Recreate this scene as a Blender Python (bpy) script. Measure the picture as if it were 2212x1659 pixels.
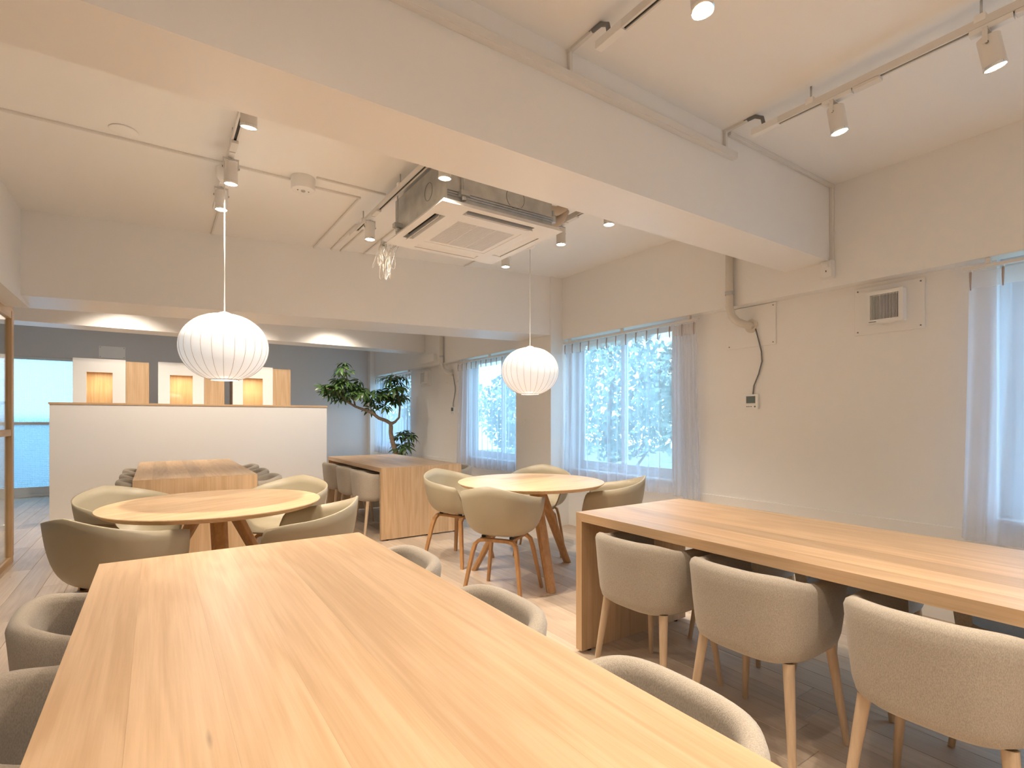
import bpy, bmesh, math, random
from mathutils import Vector, Matrix
C = bpy.context.scene.collection
for o in list(bpy.data.objects): bpy.data.objects.remove(o)
PI = math.pi

# ------------------------------------------------------------------ camera, world, exposure
cam = bpy.data.objects.new('camera', bpy.data.cameras.new('camera')); C.objects.link(cam)
cam.location = (0, 0, 1.235); cam.rotation_euler = (PI/2, 0, -math.radians(34.2))
cam.data.sensor_width = 36; cam.data.lens = 36*1132/2212; cam.data.shift_y = 75.5/2212
cam.data.clip_start = 0.02
bpy.context.scene.camera = cam
W = bpy.data.worlds.new('sky'); bpy.context.scene.world = W; W.use_nodes = True
bg = W.node_tree.nodes['Background']; bg.inputs[0].default_value = (0.42, 0.70, 1.0, 1); bg.inputs[1].default_value = 3.2
vs = bpy.context.scene.view_settings
vs.view_transform = 'Standard'; vs.look = 'None'; vs.gamma = 1; vs.use_curve_mapping = False; vs.exposure = 1.12
SPOT_W = 34.0; SPOT_COL = (1.0, 0.86, 0.71)
CEIL = 2.863

# ------------------------------------------------------------------ materials
def new_mat(name):
    m = bpy.data.materials.new(name); m.use_nodes = True
    return m, m.node_tree.nodes, m.node_tree.links, m.node_tree.nodes['Principled BSDF']
def plain(name, col, rough=.5, metal=0, bump=0, scale=200, spec=.5, noise=0):
    m, N, L, p = new_mat(name)
    p.inputs['Base Color'].default_value = (*col, 1); p.inputs['Roughness'].default_value = rough
    p.inputs['Metallic'].default_value = metal; p.inputs['Specular IOR Level'].default_value = spec
    if bump or noise:
        tc = N.new('ShaderNodeTexCoord'); t = N.new('ShaderNodeTexNoise'); t.inputs['Scale'].default_value = scale
        t.inputs['Detail'].default_value = 4; L.new(tc.outputs['Object'], t.inputs['Vector'])
        if bump:
            b = N.new('ShaderNodeBump'); b.inputs['Strength'].default_value = bump; b.inputs['Distance'].default_value = .002
            L.new(t.outputs['Fac'], b.inputs['Height']); L.new(b.outputs['Normal'], p.inputs['Normal'])
        if noise:
            r = N.new('ShaderNodeMapRange'); r.inputs['To Min'].default_value = 1-noise; r.inputs['To Max'].default_value = 1+noise
            r.inputs['From Min'].default_value = .3; r.inputs['From Max'].default_value = .7
            L.new(t.outputs['Fac'], r.inputs['Value'])
            h = N.new('ShaderNodeHueSaturation'); h.inputs['Color'].default_value = (*col, 1)
            L.new(r.outputs[0], h.inputs['Value']); L.new(h.outputs[0], p.inputs['Base Color'])
    return m
def wood(name, c1, c2, axis, rough=.40, tone=.13, ring=1.0, scale=1.0):
    """oak: long fibres along `axis`, cathedral rings, per-piece tone"""
    m, N, L, p = new_mat(name)
    tc = N.new('ShaderNodeTexCoord'); oi = N.new('ShaderNodeObjectInfo'); ge = N.new('ShaderNodeNewGeometry')
    rnd = N.new('ShaderNodeMath'); rnd.operation = 'ADD'
    L.new(oi.outputs['Random'], rnd.inputs[0]); L.new(ge.outputs['Random Per Island'], rnd.inputs[1])
    fr = N.new('ShaderNodeMath'); fr.operation = 'FRACT'; L.new(rnd.outputs[0], fr.inputs[0])
    off = N.new('ShaderNodeVectorMath'); off.operation = 'SCALE'; off.inputs[0].default_value = (13.1, 7.7, 5.3)
    L.new(fr.outputs[0], off.inputs['Scale'])
    ad = N.new('ShaderNodeVectorMath'); ad.operation = 'ADD'
    L.new(tc.outputs['Object'], ad.inputs[0]); L.new(off.outputs[0], ad.inputs[1])
    def mapped(s_long, s_cross):
        mp = N.new('ShaderNodeMapping'); s = [s_cross*scale]*3; s[axis] = s_long*scale
        mp.inputs['Scale'].default_value = s; L.new(ad.outputs[0], mp.inputs['Vector']); return mp
    a = mapped(2.2, 95); n1 = N.new('ShaderNodeTexNoise'); n1.inputs['Scale'].default_value = 1; n1.inputs['Detail'].default_value = 6
    n1.inputs['Roughness'].default_value = .65; L.new(a.outputs[0], n1.inputs['Vector'])
    b = mapped(.9, 9); n2 = N.new('ShaderNodeTexNoise'); n2.inputs['Scale'].default_value = 1; n2.inputs['Detail'].default_value = 2
    n2.inputs['Distortion'].default_value = .6; L.new(b.outputs[0], n2.inputs['Vector'])
    mul = N.new('ShaderNodeMath'); mul.operation = 'MULTIPLY'; mul.inputs[1].default_value = 26; L.new(n2.outputs['Fac'], mul.inputs[0])
    sn = N.new('ShaderNodeMath'); sn.operation = 'SINE'; L.new(mul.outputs[0], sn.inputs[0])
    mx = N.new('ShaderNodeMath'); mx.operation = 'MULTIPLY_ADD'; mx.inputs[1].default_value = .13*ring
    L.new(sn.outputs[0], mx.inputs[0]); L.new(n1.outputs['Fac'], mx.inputs[2])
    cr = N.new('ShaderNodeValToRGB'); cr.color_ramp.elements[0].position = .30; cr.color_ramp.elements[1].position = .70
    cr.color_ramp.elements[0].color = (*c2, 1); cr.color_ramp.elements[1].color = (*c1, 1); L.new(mx.outputs[0], cr.inputs[0])
    # sparse dark knots
    k = mapped(2.4, 15); vo = N.new('ShaderNodeTexVoronoi'); vo.inputs['Scale'].default_value = .45; L.new(k.outputs[0], vo.inputs['Vector'])
    kr = N.new('ShaderNodeMapRange'); kr.inputs['From Min'].default_value = .010; kr.inputs['From Max'].default_value = .040
    kr.inputs['To Min'].default_value = .62; kr.inputs['To Max'].default_value = 1; L.new(vo.outputs['Distance'], kr.inputs['Value'])
    tn = N.new('ShaderNodeMapRange'); tn.inputs['To Min'].default_value = 1-tone; tn.inputs['To Max'].default_value = 1+tone*.6
    L.new(fr.outputs[0], tn.inputs['Value'])
    vm = N.new('ShaderNodeMath'); vm.operation = 'MULTIPLY'; L.new(kr.outputs[0], vm.inputs[0]); L.new(tn.outputs[0], vm.inputs[1])
    hs = N.new('ShaderNodeHueSaturation'); L.new(cr.outputs[0], hs.inputs['Color']); L.new(vm.outputs[0], hs.inputs['Value'])
    L.new(hs.outputs[0], p.inputs['Base Color']); p.inputs['Roughness'].default_value = rough
    bu = N.new('ShaderNodeBump'); bu.inputs['Strength'].default_value = .12; bu.inputs['Distance'].default_value = .001
    L.new(n1.outputs['Fac'], bu.inputs['Height']); L.new(bu.outputs[0], p.inputs['Normal'])
    return m
def fabric(name, c1, c2):
    m, N, L, p = new_mat(name)
    tc = N.new('ShaderNodeTexCoord'); t = N.new('ShaderNodeTexNoise'); t.inputs['Scale'].default_value = 420; t.inputs['Detail'].default_value = 3
    mp = N.new('ShaderNodeMapping'); mp.inputs['Scale'].default_value = (1, 1, .45)
    L.new(tc.outputs['Object'], mp.inputs[0]); L.new(mp.outputs[0], t.inputs['Vector'])
    cr = N.new('ShaderNodeValToRGB'); cr.color_ramp.elements[0].position = .35; cr.color_ramp.elements[1].position = .65
    cr.color_ramp.elements[0].color = (*c2, 1); cr.color_ramp.elements[1].color = (*c1, 1)
    L.new(t.outputs['Fac'], cr.inputs[0]); L.new(cr.outputs[0], p.inputs['Base Color'])
    b = N.new('ShaderNodeBump'); b.inputs['Strength'].default_value = .5; b.inputs['Distance'].default_value = .0015
    L.new(t.outputs['Fac'], b.inputs['Height']); L.new(b.outputs[0], p.inputs['Normal'])
    p.inputs['Roughness'].default_value = .95; p.inputs['Specular IOR Level'].default_value = .15
    p.inputs['Sheen Weight'].default_value = .25; p.inputs['Sheen Roughness'].default_value = .5
    return m
def emit(name, col, s):
    m, N, L, p = new_mat(name)
    p.inputs['Base Color'].default_value = (*col, 1); p.inputs['Emission Color'].default_value = (*col, 1); p.inputs['Emission Strength'].default_value = s
    return m
def glass(name, tint=(1, 1, 1), refl=.08, rough=.0):
    m, N, L, p = new_mat(name); out = N['Material Output']
    tr = N.new('ShaderNodeBsdfTransparent'); tr.inputs[0].default_value = (*tint, 1)
    gl = N.new('ShaderNodeBsdfGlossy'); gl.inputs['Roughness'].default_value = rough
    lw = N.new('ShaderNodeLayerWeight'); lw.inputs['Blend'].default_value = .5
    pw = N.new('ShaderNodeMath'); pw.operation = 'POWER'; pw.inputs[1].default_value = 4.5; L.new(lw.outputs['Facing'], pw.inputs[0])
    fz = N.new('ShaderNodeMath'); fz.operation = 'MULTIPLY_ADD'; fz.inputs[1].default_value = .8; fz.inputs[2].default_value = .03; L.new(pw.outputs[0], fz.inputs[0])
    mx = N.new('ShaderNodeMixShader')
    L.new(fz.outputs[0], mx.inputs[0]); L.new(tr.outputs[0], mx.inputs[1]); L.new(gl.outputs[0], mx.inputs[2]); L.new(mx.outputs[0], out.inputs[0])
    return m
def sheer(name, col, opacity):
    m, N, L, p = new_mat(name); out = N['Material Output']
    tr = N.new('ShaderNodeBsdfTransparent'); tl = N.new('ShaderNodeBsdfTranslucent'); df = N.new('ShaderNodeBsdfDiffuse')
    tl.inputs[0].default_value = (*col, 1); df.inputs[0].default_value = (*col, 1)
    m1 = N.new('ShaderNodeMixShader'); m1.inputs[0].default_value = .45; L.new(tl.outputs[0], m1.inputs[1]); L.new(df.outputs[0], m1.inputs[2])
    lw = N.new('ShaderNodeLayerWeight'); lw.inputs['Blend'].default_value = .35          # threads close up at grazing angles
    rg = N.new('ShaderNodeMapRange'); rg.inputs['To Min'].default_value = opacity; rg.inputs['To Max'].default_value = min(1, opacity+.28)
    L.new(lw.outputs['Facing'], rg.inputs['Value'])
    m2 = N.new('ShaderNodeMixShader'); L.new(rg.outputs[0], m2.inputs[0]); L.new(tr.outputs[0], m2.inputs[1]); L.new(m1.outputs[0], m2.inputs[2])
    L.new(m2.outputs[0], out.inputs[0]); return m
def wire_glass(name):
    """patterned obscure glass: translucent with small pressed pattern"""
    m, N, L, p = new_mat(name); out = N['Material Output']
    tc = N.new('ShaderNodeTexCoord'); v = N.new('ShaderNodeTexVoronoi'); v.inputs['Scale'].default_value = 34; v.inputs['Randomness'].default_value = .15
    L.new(tc.outputs['Object'], v.inputs['Vector'])
    b = N.new('ShaderNodeBump'); b.inputs['Strength'].default_value = .9; b.inputs['Distance'].default_value = .02; L.new(v.outputs['Distance'], b.inputs['Height'])
    tl = N.new('ShaderNodeBsdfRefraction'); tl.inputs['Roughness'].default_value = .35; tl.inputs['IOR'].default_value = 1.2
    tl.inputs[0].default_value = (.66, .74, .76, 1); L.new(b.outputs[0], tl.inputs['Normal'])
    t2 = N.new('ShaderNodeBsdfTranslucent'); t2.inputs[0].default_value = (.50, .60, .64, 1); L.new(b.outputs[0], t2.inputs['Normal'])
    mx = N.new('ShaderNodeMixShader'); mx.inputs[0].default_value = .35; L.new(tl.outputs[0], mx.inputs[1]); L.new(t2.outputs[0], mx.inputs[2])
    gl = N.new('ShaderNodeBsdfGlossy'); gl.inputs['Roughness'].default_value = .2; L.new(b.outputs[0], gl.inputs['Normal'])
    m3 = N.new('ShaderNodeMixShader'); m3.inputs[0].default_value = .06; L.new(mx.outputs[0], m3.inputs[1]); L.new(gl.outputs[0], m3.inputs[2])
    L.new(m3.outputs[0], out.inputs[0]); return m
def lantern(name):
    m, N, L, p = new_mat(name)
    p.inputs['Base Color'].default_value = (.78, .79, .79, 1); p.inputs['Roughness'].default_value = .6
    p.inputs['Emission Color'].default_value = (.93, .97, 1, 1); p.inputs['Emission Strength'].default_value = .19
    return m

PAINT = plain('wall_paint', (.91, .895, .87), .7, bump=.08, scale=260, spec=.25)
CEILP = plain('ceiling_paint', (.94, .925, .90), .65, bump=.06, scale=200, spec=.3)
BEAMP = plain('beam_paint', (.92, .905, .885), .38, bump=.06, scale=120, spec=.4)
PART = plain('partition_paint', (.88, .875, .86), .55, spec=.3)
OAKC = ((.69, .475, .28), (.57, .37, .20))
OAK = {a: wood('oak_'+'xyz'[a], *OAKC, a) for a in range(3)}
OAKD = {a: wood('oak_leg_'+'xyz'[a], (.52, .29, .125), (.40, .21, .085), a, tone=.08) for a in range(3)}
ASH = wood('pale_wood', (.66, .50, .34), (.56, .41, .27), 2, tone=.06)
FLOOR = wood('floor_oak', (.66, .53, .40), (.55, .43, .32), 1, rough=.45, tone=.16, ring=.8)
SHELL = plain('khaki_plastic', (.41, .355, .25), .42, bump=.03, scale=600)
FAB = fabric('grey_beige_wool', (.52, .46, .38), (.40, .35, .285))
WHITE = plain('white_plastic', (.90, .885, .86), .45)
WMET = plain('white_metal', (.80, .77, .73), .35)
STEEL = plain('galvanised_steel', (.55, .56, .55), .38, metal=.8, noise=.12, scale=14)
DARK = plain('dark_gap', (.03, .028, .025), .6)
GREY = plain('grey_cable', (.20, .20, .20), .5)
BLACK = plain('black_rubber', (.02, .02, .02), .6)
PIPE = plain('pipe_wrap', (.74, .69, .61), .75, bump=.3, scale=60)
COPPER = plain('tan_insulation', (.66, .54, .42), .8, bump=.3, scale=60)
LENS = emit('lamp_lens', (1, .93, .80), 14)
CHROME = plain('chrome', (.8, .8, .8), .15, metal=1)
CLEAR = glass('window_glass', (.95, .98, .98))
SHEER = sheer('sheer_curtain', (.80, .86, .98), .46)
BAND = sheer('curtain_header', (.84, .80, .80), .72)
PLEAT = plain('pleat_fold', (.50, .40, .36), .9)
WIREG = wire_glass('obscure_glass')
LANT = lantern('lantern_skin')
RIB = plain('lantern_rib', (.52, .42, .32), .6)
ALU = plain('white_aluminium', (.78, .80, .80), .4)
DOORW = {a: wood('door_frame_wood_'+'xyz'[a], (.66, .44, .24), (.54, .34, .17), a, tone=.05) for a in range(3)}
BARK = plain('bark', (.26, .19, .13), .85, bump=.6, scale=45, noise=.25)
LEAF = plain('leaf', (.055, .115, .03), .35, noise=.3, scale=6)
LEAF2 = plain('outdoor_leaf', (.33, .45, .40), .6, noise=.5, scale=2)
POT = plain('grey_pot', (.45, .44, .42), .6)
SCREEN = plain('lcd', (.10, .13, .12), .3)

# ------------------------------------------------------------------ mesh helpers
def bx(bm, x0, x1, y0, y1, z0, z1, M=None):
    vs_ = [bm.verts.new((x, y, z)) for z in (z0, z1) for y in (y0, y1) for x in (x0, x1)]
    if M is not None:
        for v in vs_: v.co = M @ v.co
    for f in ((0, 2, 3, 1), (4, 5, 7, 6), (0, 1, 5, 4), (1, 3, 7, 5), (3, 2, 6, 7), (2, 0, 4, 6)):
        bm.faces.new([vs_[i] for i in f])
    return bm
def BX(*a): return bx(bmesh.new(), *a)
def bevel(bm, w, seg=2):
    bmesh.ops.recalc_face_normals(bm, faces=bm.faces)
    bmesh.ops.bevel(bm, geom=list(bm.edges), offset=w, segments=seg, profile=.6, affect='EDGES'); return bm
def rings(bm, rs, cap0=True, cap1=True, close=True):
    """loft a list of closed rings"""
    V = [[bm.verts.new(p) for p in r] for r in rs]; n = len(rs[0])
    for a, b in zip(V[:-1], V[1:]):
        for i in range(n if close else n-1):
            j = (i+1) % n; bm.faces.new((a[i], a[j], b[j], b[i]))
    if cap0: bm.faces.new(list(reversed(V[0])))
    if cap1: bm.faces.new(V[-1])
    return bm
def tube(bm, pts, r, n=10, square=None):
    """sweep a circle (or rectangle square=(w,h)) along pts; r float or list"""
    pts = [Vector(p) for p in pts]; rs = []; up = None
    for i, p in enumerate(pts):
        d = (pts[min(i+1, len(pts)-1)]-pts[max(i-1, 0)]).normalized()
        if up is None:
            up = Vector((0, 0, 1)) if abs(d.z) < .9 else Vector((1, 0, 0))
        s = d.cross(up).normalized(); up = s.cross(d).normalized()
        rr = r[i] if isinstance(r, (list, tuple)) else r
        if square:
            w, h = square; k = rr
            rs.append([p+s*w*k*a+up*h*k*b for a, b in ((-.5, -.5), (.5, -.5), (.5, .5), (-.5, .5))])
        else:
            rs.append([p+(s*math.cos(2*PI*k/n)+up*math.sin(2*PI*k/n))*rr for k in range(n)])
    return rings(bm, rs)
def TUBE(*a, **k): return tube(bmesh.new(), *a, **k)
def lathe(bm, prof, n=32, c=(0, 0, 0), caps=(True, True)):
    return rings(bm, [[(c[0]+r*math.cos(2*PI*k/n), c[1]+r*math.sin(2*PI*k/n), c[2]+z) for k in range(n)] for r, z in prof], *caps)
def LATHE(*a, **k): return lathe(bmesh.new(), *a, **k)
def obj(name, bm, mat, parent=None, smooth=None, kind=None, label=None):
    bmesh.ops.recalc_face_normals(bm, faces=bm.faces)
    me = bpy.data.meshes.new(name); bm.to_mesh(me); bm.free(); me.materials.append(mat)
    if smooth is not None:
        me.shade_smooth() if smooth is True else me.set_sharp_from_angle(angle=math.radians(smooth))
        if smooth is not True:
            for p in me.polygons: p.use_smooth = True
    o = bpy.data.objects.new(name, me); C.objects.link(o)
    if parent is not None: o.parent = parent
    if kind: o['kind'] = kind
    if label: o['label'] = label
    return o
def tag(o, label, cat, group=None):
    o['label'] = label; o['category'] = cat
    if group: o['group'] = group
    return o
def thing(name, label, cat, loc=(0, 0, 0), rz=0, group=None):
    o = bpy.data.objects.new(name, None); o.empty_display_size = .1; C.objects.link(o)
    o.location = loc; o.rotation_euler = (0, 0, rz)
    return tag(o, label, cat, group)
def struct(name, bm, mat, smooth=None, parent=None):
    return obj(name, bm, mat, parent, smooth, kind='structure')
def dup(root, loc, rz, label=None, group=None):
    r = root.copy(); C.objects.link(r); r.location = loc; r.rotation_euler = (0, 0, rz)
    if label: r['label'] = label
    if group: r['group'] = group
    for ch in list(root.children):
        c = ch.copy(); C.objects.link(c); c.parent = r
        for g in list(ch.children):
            d = g.copy(); C.objects.link(d); d.parent = c
    return r
def sm(a, b, x):
    t = max(0, min(1, (x-a)/(b-a))); return t*t*(3-2*t)

# ------------------------------------------------------------------ room shell
YN, YF, XL, XW = -2.6, 11.15, -4.2, 4.02       # near end, back wall, far left, window wall inner face
floor = struct('floor', BX(XL, XW+.2, YN, YF+.3, -.12, -.02), FLOOR)
rnd = random.Random(4)
# planks: run along the room, staggered joints
PW = .152
meshes = {}
def plank_mesh(L):
    if L not in meshes:
        bm = BX(-PW/2+.0006, PW/2-.0006, -L/2+.0006, L/2-.0006, -.02, 0); 
        me = bpy.data.meshes.new('plank'); bm.normal_update(); bevel(bm, .0018, 1); bm.to_mesh(me); bm.free(); me.materials.append(FLOOR); meshes[L] = me
    return meshes[L]
spots = []
nx = int((XW+4.2)/PW)
for i in range(nx+1):
    x = XW-PW/2-i*PW; y = YN+rnd.random()*-.9
    while y < YF+.1:
        L = rnd.choice((.9, 1.2, 1.2, 1.5, 1.8)); spots.append((x, y+L/2, L)); y += L
def vis(s):
    x, y, L = s; w = x*.562+y*.827; u = x*.827-y*.562
    if w < .6 or abs(u/w) > 1.02 or y > YF: return 0
    return 1/w
spots.sort(key=vis, reverse=True)
for s in spots[:295]:
    o = bpy.data.objects.new('plank', plank_mesh(s[2])); C.objects.link(o); o.location = (s[0], s[1], 0); o.parent = floor
bm = bmesh.new()
for x, y, L in spots[295:]:
    bx(bm, x-PW/2+.0006, x+PW/2-.0006, y-L/2+.0006, min(y+L/2-.0006, YF+.12), -.02, 0)
o = obj('planks', bm, FLOOR, floor, kind='stuff')

struct('ceiling', BX(XL, XW+.2, YN, YF+.3, CEIL, CEIL+.12), CEILP)
# window wall: sill wall, piers, lintel; openings (y0, y1)
OPEN = [(-1.0, .93), (3.20, 4.66), (5.44, 7.10), (9.35, 11.0)]
bm = bmesh.new()
bx(bm, XW, XW+.16, YN, YF, 0, .64); bx(bm, XW, XW+.16, YN, YF, 2.17, CEIL)
ys = [YN]+[v for p in OPEN for v in p]+[YF]
for a, b in zip(ys[::2], ys[1::2]): bx(bm, XW, XW+.16, a, b, .64, 2.17)
struct('wall_right', bm, PAINT)
struct('ceiling_beam', BX(3.90, XW+.01, YN, YF, 2.155, CEIL+.01), PAINT)          # wall beam along the windows
struct('baseboard_right', BX(3.997, XW+.01, YN, YF, 0, .575), PAINT)              # low ledge below the windows
struct('wall_pier', BX(3.73, XW+.12, 4.70, 5.40, 0, CEIL), PAINT)
struct('wall_pier', BX(3.80, XW+.12, 11.0, YF+.05, 0, CEIL), PAINT)
struct('ceiling_beam', BX(XL, 3.91, 1.775, 2.10, 2.334, CEIL+.01), BEAMP)         # near cross beam
bm = bmesh.new()                                                                  # far cross beam, slightly askew
q = [(-4.2, 6.09), (3.76, 4.715), (3.76, 5.29), (-4.2, 6.68)]
rings(bm, [[(x, y, 2.196) for x, y in q], [(x, y, CEIL+.01) for x, y in q]])
struct('ceiling_beam', bm, BEAMP)
struct('ceiling_beam', BX(XL, 3.91, 8.45, 8.85, 2.405, CEIL+.01), BEAMP)
# back wall with obscure glass door on the left
DX0, DX1 = -2.75, -1.08
bm = bmesh.new()
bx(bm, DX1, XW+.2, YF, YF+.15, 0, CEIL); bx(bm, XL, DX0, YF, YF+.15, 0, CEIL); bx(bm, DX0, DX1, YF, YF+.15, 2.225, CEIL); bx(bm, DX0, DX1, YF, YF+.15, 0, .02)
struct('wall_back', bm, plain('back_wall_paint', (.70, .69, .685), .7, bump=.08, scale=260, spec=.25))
struct('wall_front', BX(XL, XW+.2, YN-.15, YN, 0, CEIL), PAINT)
struct('wall_left', BX(XL-.15, XL, YN-.15, YF+.15, 0, CEIL), PAINT)
struct('wall_left', BX(-1.08, -.87, YN, 1.4, 0, CEIL), PAINT)
struct('trim_1', BX(-1.10, -.87, 1.4, 5.86, 2.158, CEIL+.01), PAINT)             # soffit above the glazed screen
# half-height partition with oak cap
part = struct('wall_partition', BX(-1.01, 2.09, 7.95, 8.07, 0, 1.405), PART)
obj('cap_board', bevel(BX(-1.02, 2.10, 7.94, 8.08, 1.405, 1.428), .002), OAK[0], part)
obj('baseboard', bevel(BX(-1.012, 2.092, 7.938, 7.95, 0, .06), .002), PART, part)

# glazed door in the back wall
door = struct('door_1', BX(DX0, DX1, YF+.03, YF+.09, .02, .15), ALU)
for x in (DX0, (DX0+DX1)/2-.02, DX1-.045): obj('stile', bevel(BX(x, x+.045, YF+.02, YF+.09, .02, 2.22), .003), ALU, door)
obj('top_rail', bevel(BX(DX0, DX1, YF+.02, YF+.09, 2.18, 2.225), .003), ALU, door)
obj('middle_rail', bevel(BX(DX0, DX1, YF+.02, YF+.09, 1.14, 1.185), .003), ALU, door)
for z0, z1 in ((.15, 1.14), (1.185, 2.18)):
    for x0, x1 in ((DX0+.045, (DX0+DX1)/2-.02), ((DX0+DX1)/2+.025, DX1-.045)):
        obj('pane', BX(x0, x1, YF+.052, YF+.056, z0, z1), WIREG, door)
obj('threshold', bevel(BX(DX0, DX1, YF-.03, YF+.02, 0, .035), .004), ALU, door)

# glazed timber screen on the left
SX0, SX1 = -1.058, -1.02
scr = struct('door_2', BX(SX0, SX1, 1.4, 6.18, 0, .055), DOORW[1])
obj('head_rail', bevel(BX(SX0, SX1, 1.4, 6.18, 2.09, 2.20), .003), DOORW[1], scr)
obj('middle_rail', bevel(BX(SX0, SX1, 1.4, 6.10, 1.09, 1.145), .003), DOORW[1], scr)
for y in (6.10, 4.50, 2.95, 1.4): obj('post', bevel(BX(SX0-.005, SX1+.003, y, y+.08, .055, 2.158), .003), DOORW[2], scr)
for y in (4.58, 3.03, 1.48):
    for z0, z1 in ((.055, 1.09), (1.145, 2.09)): obj('pane', BX(-1.042, -1.037, y, y+1.52 if y > 4.5 else y+1.47, z0, z1), CLEAR, scr)

# windows
for k, (y0, y1) in enumerate(OPEN):
    bm = bmesh.new(); X0, X1 = XW+.07, XW+.13
    bx(bm, X0, X1, y0, y1, .64, .70); bx(bm, X0, X1, y0, y1, 2.12, 2.17); bx(bm, X0, X1, y0, y0+.045, .70, 2.12); bx(bm, X0, X1, y1-.045, y1, .70, 2.12)
    w = struct('window_%d' % (k+1), bm, ALU)
    ym = (y0+y1)/2
    for j, (a, b) in enumerate(((y0+.045, ym+.03), (ym-.03, y1-.045))):
        bm = bmesh.new(); xx = X0+.005+.025*j
        bx(bm, xx, xx+.022, a, b, .70, .755); bx(bm, xx, xx+.022, a, b, 2.08, 2.12); bx(bm, xx, xx+.022, a, a+.05, .755, 2.08); bx(bm, xx, xx+.022, b-.05, b, .755, 2.08)
        s = obj('sash', bm, ALU, w); obj('pane', BX(xx+.009, xx+.013, a+.05, b-.05, .755, 2.08), CLEAR, s)
    obj('window_sill', bevel(BX(XW-.04, X0, y0-.02, y1+.02, .64, .662), .003), ALU, w)

# ------------------------------------------------------------------ outdoors
struct('ground', BX(XW+.5, 40, -25, 40, -1.6, -1.5), plain('grass', (.22, .26, .20), .9, noise=.3, scale=3))
struct('ground', BX(-25, 12, YF+1.2, 40, -.4, -.3), plain('paving', (.45, .45, .44), .9))
struct('wall_light_block', BX(-12, 6, 13.4, 13.55, -.3, 1.25), plain('light_block_paint', (.36, .42, .46), .9))  # added wall, invented to darken the lower half of the door glass
def outdoor_tree(x, y, h, rad, seed, label):
    r = random.Random(seed); t = thing('garden_tree', label, 'tree', (x, y, -1.5), 0, 'trees outside the windows')
    bm = bmesh.new(); p = [(0, 0, 0), (.08, .1, h*.25), (-.05, .2, h*.5), (.1, .1, h*.8)]
    tube(bm, p, [.12, .10, .08, .03], 8)
    for k in range(9):
        a = r.random()*6.28; z = h*(.3+.06*k); e = (math.cos(a)*rad*.7, math.sin(a)*rad*.7+.1, z+rad*.45)
        tube(bm, [(0, .15, z), (e[0]*.5, e[1]*.5, z+.15), e], [.05, .035, .012], 6)
    obj('trunk', bm, BARK, t, smooth=True)
    bm = bmesh.new()
    for k in range(6000):
        a = r.random()*6.28; ph = math.acos(2*r.random()-1); q = rad*(.45+.6*r.random()**.6)
        c = Vector((math.sin(ph)*math.cos(a)*q, math.sin(ph)*math.sin(a)*q, h*.66+math.cos(ph)*q*.95))
        m = Matrix.Rotation(r.random()*6.28, 4, Vector((r.random()-.5, r.random()-.5, r.random()-.5+.01)).normalized())
        s = .05+.05*r.random(); v = [bm.verts.new(c+m @ Vector(q_)) for q_ in ((-s, 0, 0), (0, -s*.45, 0), (s, 0, 0), (0, s*.45, 0))]
        bm.faces.new(v)
    obj('foliage', bm, LEAF2, t, kind='stuff')
for a in ((7.4, 4.6, 4.6, 1.4, 1, 'leafy garden tree outside the drain-pipe end of the pier window'), (8.2, 8.1, 5.0, 1.5, 2, 'tall leafy garden tree outside the window behind the round table'),
          (8.6, 11.6, 4.4, 1.4, 3, 'leafy garden tree outside the window behind the oak table with the potted plant'), (7.4, 15.2, 4.8, 1.6, 4, 'leafy garden tree outside the window nearest the room corner'),
          (8.0, 1.3, 4.7, 1.5, 5, 'leafy garden tree outside the window next to the exhaust fan')):
    outdoor_tree(*a)

# ------------------------------------------------------------------ tables
def waterfall_table(name, label, x0, x1, y0, y1, seed):
    r = random.Random(seed); t = thing(name, label, 'table', ((x0+x1)/2, (y0+y1)/2, 0), 0, 'oak waterfall tables')
    w, L = x1-x0, y1-y0; H, T = .74, .044
    cuts = [0]; n = 7
    for i in range(n): cuts.append(cuts[-1]+.8+.5*r.random())
    cuts = [-w/2+w*c/cuts[-1] for c in cuts]
    for a, b in zip(cuts[:-1], cuts[1:]):
        g = .00008
        bm = bmesh.new(); tm = T*.999     # mitred top board
        rings(bm, [[(a+g, -L/2, H), (a+g, L/2, H), (a+g, L/2-tm, H-T), (a+g, -L/2+tm, H-T)], [(b-g, -L/2, H), (b-g, L/2, H), (b-g, L/2-tm, H-T), (b-g, -L/2+tm, H-T)]])
        obj('top_board', bm, OAK[1], t)
        for s in (-1, 1):
            bm = bmesh.new(); yo, yi = s*L/2, s*(L/2-tm)
            rings(bm, [[(a+g, yo, H-.0008), (a+g, yi, H-T-.0008), (a+g, yi, .014), (a+g, yo, .014)], [(b-g, yo, H-.0008), (b-g, yi, H-T-.0008), (b-g, yi, .014), (b-g, yo, .014)]])
            obj('leg_board', bm, OAK[2], t)
    for sx in (-1, 1):
        for sy in (-1, 1): obj('foot', LATHE([(.014, 0), (.014, .014)], 12, (sx*(w/2-.07), sy*(L/2-T/2), 0)), BLACK, t, 30)
    return t
waterfall_table('dining_table', 'long oak waterfall table in line with the round table by the glazed screen', -.16, .735, .17, 2.27, 3)
waterfall_table('dining_table', 'long oak waterfall table along the wall with the exhaust fan and round-flanged pipe', 1.85, 2.70, -.05, 2.115, 5)
waterfall_table('dining_table', 'oak waterfall table standing end-on to the low white partition', -.155, .755, 5.18, 7.38, 7)
waterfall_table('dining_table', 'oak waterfall table beside the potted tree, its plank end facing the plastic chairs', 1.875, 2.79, 5.10, 7.08, 9)

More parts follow.
